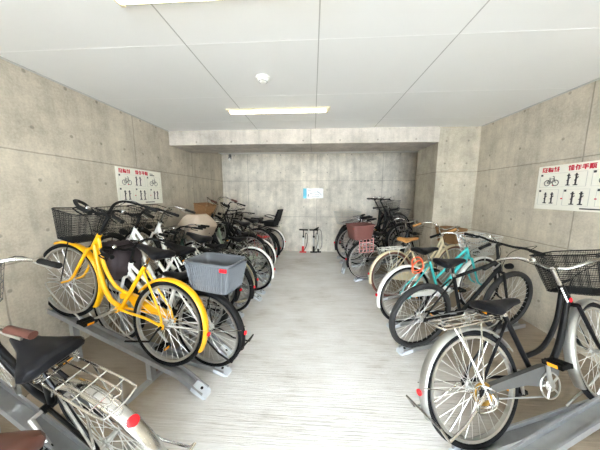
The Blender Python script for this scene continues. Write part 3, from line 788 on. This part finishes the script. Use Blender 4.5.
LEFTH, RIGHTH = 14, 17
HI, LO = (.185, .43), (.035, .06)
def place(side, x, y, high, label, slabel, **kw):
    zr, zf = HI if high else LO
    zr = kw.pop('zr', zr); zf = kw.pop('zf', zf)
    hd = kw.pop('hd', LEFTH if side == 'L' else RIGHTH)
    if label: bicycle(x, y, side, hd, zr, zf, label=label, **kw)
    if slabel: stand_rail(x, y, side, hd, high, slabel, zr=zr, zf=zf)

def top_reflector(t):
    g = [c for c in t.children if c.name.startswith('rear_mudguard')][0]; a = math.radians(128); q = Vector(((R + .02) * math.cos(a), 0, (R + .02) * math.sin(a)))
    n = q.normalized(); part('reflector', None, MB().tube([q, q + n * .02, q + n * .024], [.021, .021, .014], 14), REDREF, g)
# ---- left row, from the entrance to the far wall
place('L', -0.60, 0.34, False, 'black bicycle with brown saddle and brown grips, cut off in the near corner', None,
      frame=BLACK, saddle=BROWNL, grip=BROWNL, wide=1.0, basket='fine', bmat=BLACKM, guard=SILVERP, seat=.13, rise=.03)
place('L', -0.97, 0.94, False, 'black city bicycle with silver mudguards and an empty chrome carrier, beside the bare high rail', None, zr=.04, zf=.19, lean=13,
      frame=BLACK, basket='wire', bmat=GREYP, guard=CHROME, carrier=CHROME, seat=.06, wide=1.05, bar='city', rise=.10, stand='double', lock=top_reflector)
stand_rail(-1.03, 0.84, 'L', LEFTH, True, 'bare sloping high rail in front of the black bicycle, nearest in the left row')
place('L', -1.20, 1.53, True, 'bright yellow bicycle with black mesh basket on a high rail', 'sloping high rail carrying the yellow bicycle',
      frame=YELLOW, style='stagger', bar='rise', rise=.19, guard=YELLOW, barmat=BLACKM, basket='fine', bmat=BLACKM, carrier=None, case='half', casemat=YELLOW, seat=.15, steer=6, stand='side', hd=12, lean=-6, standmat=BLACKM, lamp=None, crank=2.5)
place('L', -0.89, 1.70, False, 'white bicycle with ribbed grey plastic rear basket behind the yellow bicycle', 'low rail under the white bicycle with the grey rear basket',
      frame=WHITEP, style='v', guard=BLACKM, barmat=BLACKM, basket='fine', bmat=BLACKM, bag=PURPLE, carrier=BLACKM, rear='solid', rearmat=GREYPL, seat=.02, case='half', casemat=BLACKM, stand='double', standmat=BLACKM)
place('L', -1.17, 1.96, True, 'white bicycle with black wire basket in front of the instruction board', 'high rail carrying the white bicycle with black wire basket',
      frame=WHITEP, style='v', guard=BLACKM, barmat=BLACKM, basket='wire', bmat=BLACKM, carrier=BLACKM, seat=.02)
place('L', -1.05, 2.58, False, 'black bicycle low between the thick-tubed white bicycle and the cream-tyred bicycle', 'low rail between the thick-tubed white bicycle and the cream-tyred bicycle',
      frame=BLACK, style='u', guard=BLACKM, barmat=BLACKM, basket='wire', bmat=BLACKM, seat=.02)
place('L', -1.20, 2.36, True, 'white bicycle with silver handlebar and one thick down tube', 'high rail carrying the thick-tubed white bicycle',
      frame=WHITEP, style='loop', guard=BLACKM, barmat=CHROME, basket='wire', bmat=BLACKM, carrier=BLACKM, seat=.08)
place('L', -1.07, 2.82, False, 'dark green bicycle with cream tyres low behind the grey rear basket', 'low rail under the cream-tyred bicycle',
      frame=DGREEN, style='u', guard=BLACKM, barmat=CHROME, tyre=CREAMTY, basket='wire', bmat=GREYP, seat=.02)
stand_rail(-1.15, 3.08, 'L', LEFTH, True, 'bare high rail between the cream-tyred and the white-mudguarded bicycles')
place('L', -0.92, 3.24, False, 'black bicycle with white mudguards and a beige cloth cover over its front basket', 'low rail under the white-mudguarded bicycle, left row',
      frame=BLACK, style='slope', guard=WHITEP, barmat=CHROME, basket='wire', bmat=GREYP, bag=BEIGE, seat=.05)
place('L', -1.12, 3.60, True, 'black bicycle with brown grips and wicker basket, high under the beam', 'high rail beneath the front edge of the beam, left row',
      frame=BLACK, style='u', guard=BLACKM, barmat=CHROME, grip=BROWNL, rise=.2, bar='rise', basket='wicker', bmat=WICKER, seat=.1)
place('L', -1.00, 3.92, False, 'pale green bicycle with a red carrier and white mudguards', 'low rail under the pale green bicycle',
      frame=PALEGR, style='u', guard=WHITEP, barmat=BLACKM, carrier=RED, case='full', casemat=PALEGR, basket='wire', bmat=BLACKM, seat=.0)
place('L', -1.12, 4.22, True, 'black bicycle with white-walled tyres, high in the alcove', 'high rail under the white-walled bicycle, left row',
      frame=BLACK, style='stagger', guard=BLACKM, barmat=BLACKM, wall=WHITEP, basket=None, seat=.05, rear=None, carrier=BLACKM)
place('L', -1.02, 4.55, False, 'black bicycle with red rear reflector in the alcove, third from the far wall', 'low rail third from the far wall, left row',
      frame=BLACK, style='slope', guard=BLACKM, barmat=BLACKM, bar='flat', rise=.22, basket=None, seat=.3, wide=.8, carrier=BLACKM)
place('L', -1.06, 4.86, False, 'black bicycle with tall saddle, second from the far wall in the left row', 'low rail second from the far wall, left row',
      frame=BLACK, style='diamond', guard=None, barmat=BLACKM, bar='flat', rise=.28, basket=None, seat=.3, wide=.85, carrier=None)
place('L', -1.0, 5.20, False, 'black bicycle with a black child seat, last in the left row', 'low rail nearest the far wall, left row',
      frame=BLACK, style='u', guard=WHITEP, barmat=BLACKM, basket='wire', bmat=BLACKM, seat=.1, childseat=BLACKM)

# ---- right row
def r0_lock(t):
    coil_lock(CHROME, (-.02, -.085, R - .02), .07, 3, th=.0032)(t)
    part('chain_ring_cover', None, MB().ring((0, -.062, R), .055, .010, 'y', 28, 6), BRASS, t)
    m = MB(); m.tube(spline([(-.10, -.03, 2 * R + .04), (-.08, -.066, R + .28), (0, -.07, R + .06), (.03, -.075, R - .06)], 6), .005, 6)
    part('cable', None, m, WHITEP, t)
    hp = CR + SD * .03 - P(.012, 0, 0)
    e = MB(); fr = [c for c in t.children if c.name.startswith('frame')][0]
    for i in range(7): q = HT - SD * (.0 + i * .016) + P(-.03, -.021, -.01); e.box((q.x - .008, q.y - .001, q.z - .005), (q.x + .008, q.y + .002, q.z + .005))
    part('lettering', None, e, WHITEP, fr)
    part('emblem', None, MB().tube([hp + P(.01, -.02, .0), hp + P(.01, -.0225, .0)], .016, 12), REDREF, fr)
def pink_guard(t):
    m = MB(); x0, x1, z0, z1 = -.16, .10, .50, .73
    for i in range(5): x = x0 + (x1 - x0) * i / 4; m.tube([(x, -.085, z0), (x, -.085, z1)], .008, 6)
    for i in range(5): z = z0 + (z1 - z0) * i / 4; m.tube([(x0, -.085, z), (x1, -.085, z)], .008, 6)
    part('wheel_guard', None, m, PINK, t)
stand_rail(0.90, 0.945, 'R', RIGHTH, True, 'bare sloping high rail in front of the large black bicycle, nearest in the right row', back=0.02)
place('R', 1.00, 1.175, False, 'large black bicycle with silver mudguards and a big black mesh front basket', 'low rail under the large black bicycle, right row',
      zr=.035, zf=.09, hd=15.5, lean=-13, frame=BLACK, style='stagger', bar='arc', rise=.13, barmat=CHROME, basket='big', bmat=BLACKM, guard=SILVERP, carrier=CHROME,
      seat=.03, casemat=GREYP, steer=8, stand='double', lamp=None, crank=1.7, lock=r0_lock, wide=.95)
place('R', 1.02, 2.05, False, 'black bicycle with bare fat tyres and flat handlebar', 'low rail under the fat-tyred bicycle, right row',
      frame=BLACKM, style='diamond', bar='flat', rise=.16, barmat=BLACKM, basket=None, guard=None, tyre=RUBGREY, tw=.026, rim=BLACKM, carrier=None, case=None, seat=.16, wide=.85, lamp=BLACKM, stand=None, lean=5)
place('R', 1.06, 2.47, False, 'turquoise bicycle with white mudguards and black saddle', 'low rail under the turquoise bicycle',
      frame=TURQ, style='v', bar='arc', rise=.07, barmat=CHROME, basket='wire', bmat=ALU, guard=WHITEP, carrier=None, seat=.14, casemat=WHITEP, lock=coil_lock(ORANGE, (.10, -.06, 2 * R + .02), .085, 2, th=.007), wide=1.05)
place('R', 1.14, 3.14, False, 'cream bicycle with tan saddle, brown tyres and a wicker basket', 'low rail under the cream bicycle',
      frame=CREAM, style='stagger', bar='arc', rise=.13, barmat=CHROME, grip=TAN, basket='wicker', bmat=WICKER, guard=CREAM, tyre=BROWNTY, carrier=WHITEP, saddle=TAN, seat=.12, case='full', casemat=CREAM, lamp=BRASS)
place('R', 0.93, 3.84, False, 'black bicycle with a brown plastic rear basket and white-walled tyres', 'low rail under the bicycle with the brown rear basket',
      frame=BLACK, style='u', bar='city', barmat=CHROME, basket='wire', bmat=BLACKM, guard=BLACKM, wall=WHITEP, rear='plain', rearmat=BROWNPL, seat=.05, carrier=BLACKM, lock=pink_guard)
place('R', 0.76, 4.22, False, 'black bicycle with silver wire rear basket behind the brown basket', 'low rail under the bicycle with the silver rear basket',
      frame=BLACK, style='slope', bar='city', basket='wire', bmat=GREYP, guard=BLACKM, zr=.24, zf=.26, rear='wire', rearmat=ALU, seat=.12, carrier=BLACKM, barmat=BLACKM)
place('R', 1.00, 4.62, False, 'black bicycle with a raised narrow saddle in the right alcove', 'low rail in the right alcove, middle one',
      frame=BLACK, style='diamond', bar='flat', basket=None, guard=None, seat=.34, wide=.8, carrier=None, barmat=BLACKM)
place('R', 1.02, 4.92, True, 'black bicycle on the high rail in the right alcove, nearer of the two', 'high rail in the right alcove, nearer of the two',
      frame=BLACK, style='u', bar='flat', basket='wire', bmat=GREYP, guard=BLACKM, seat=.02, carrier=BLACKM, barmat=BLACKM, rise=.25)
place('R', 1.00, 5.30, True, 'black bicycle on the high rail nearest the far wall, right row', 'high rail nearest the far wall, right row',
      frame=BLACK, style='u', bar='flat', basket='wire', bmat=GREYP, guard=BLACKM, seat=.02, carrier=BLACKM, barmat=BLACKM, rise=.25)
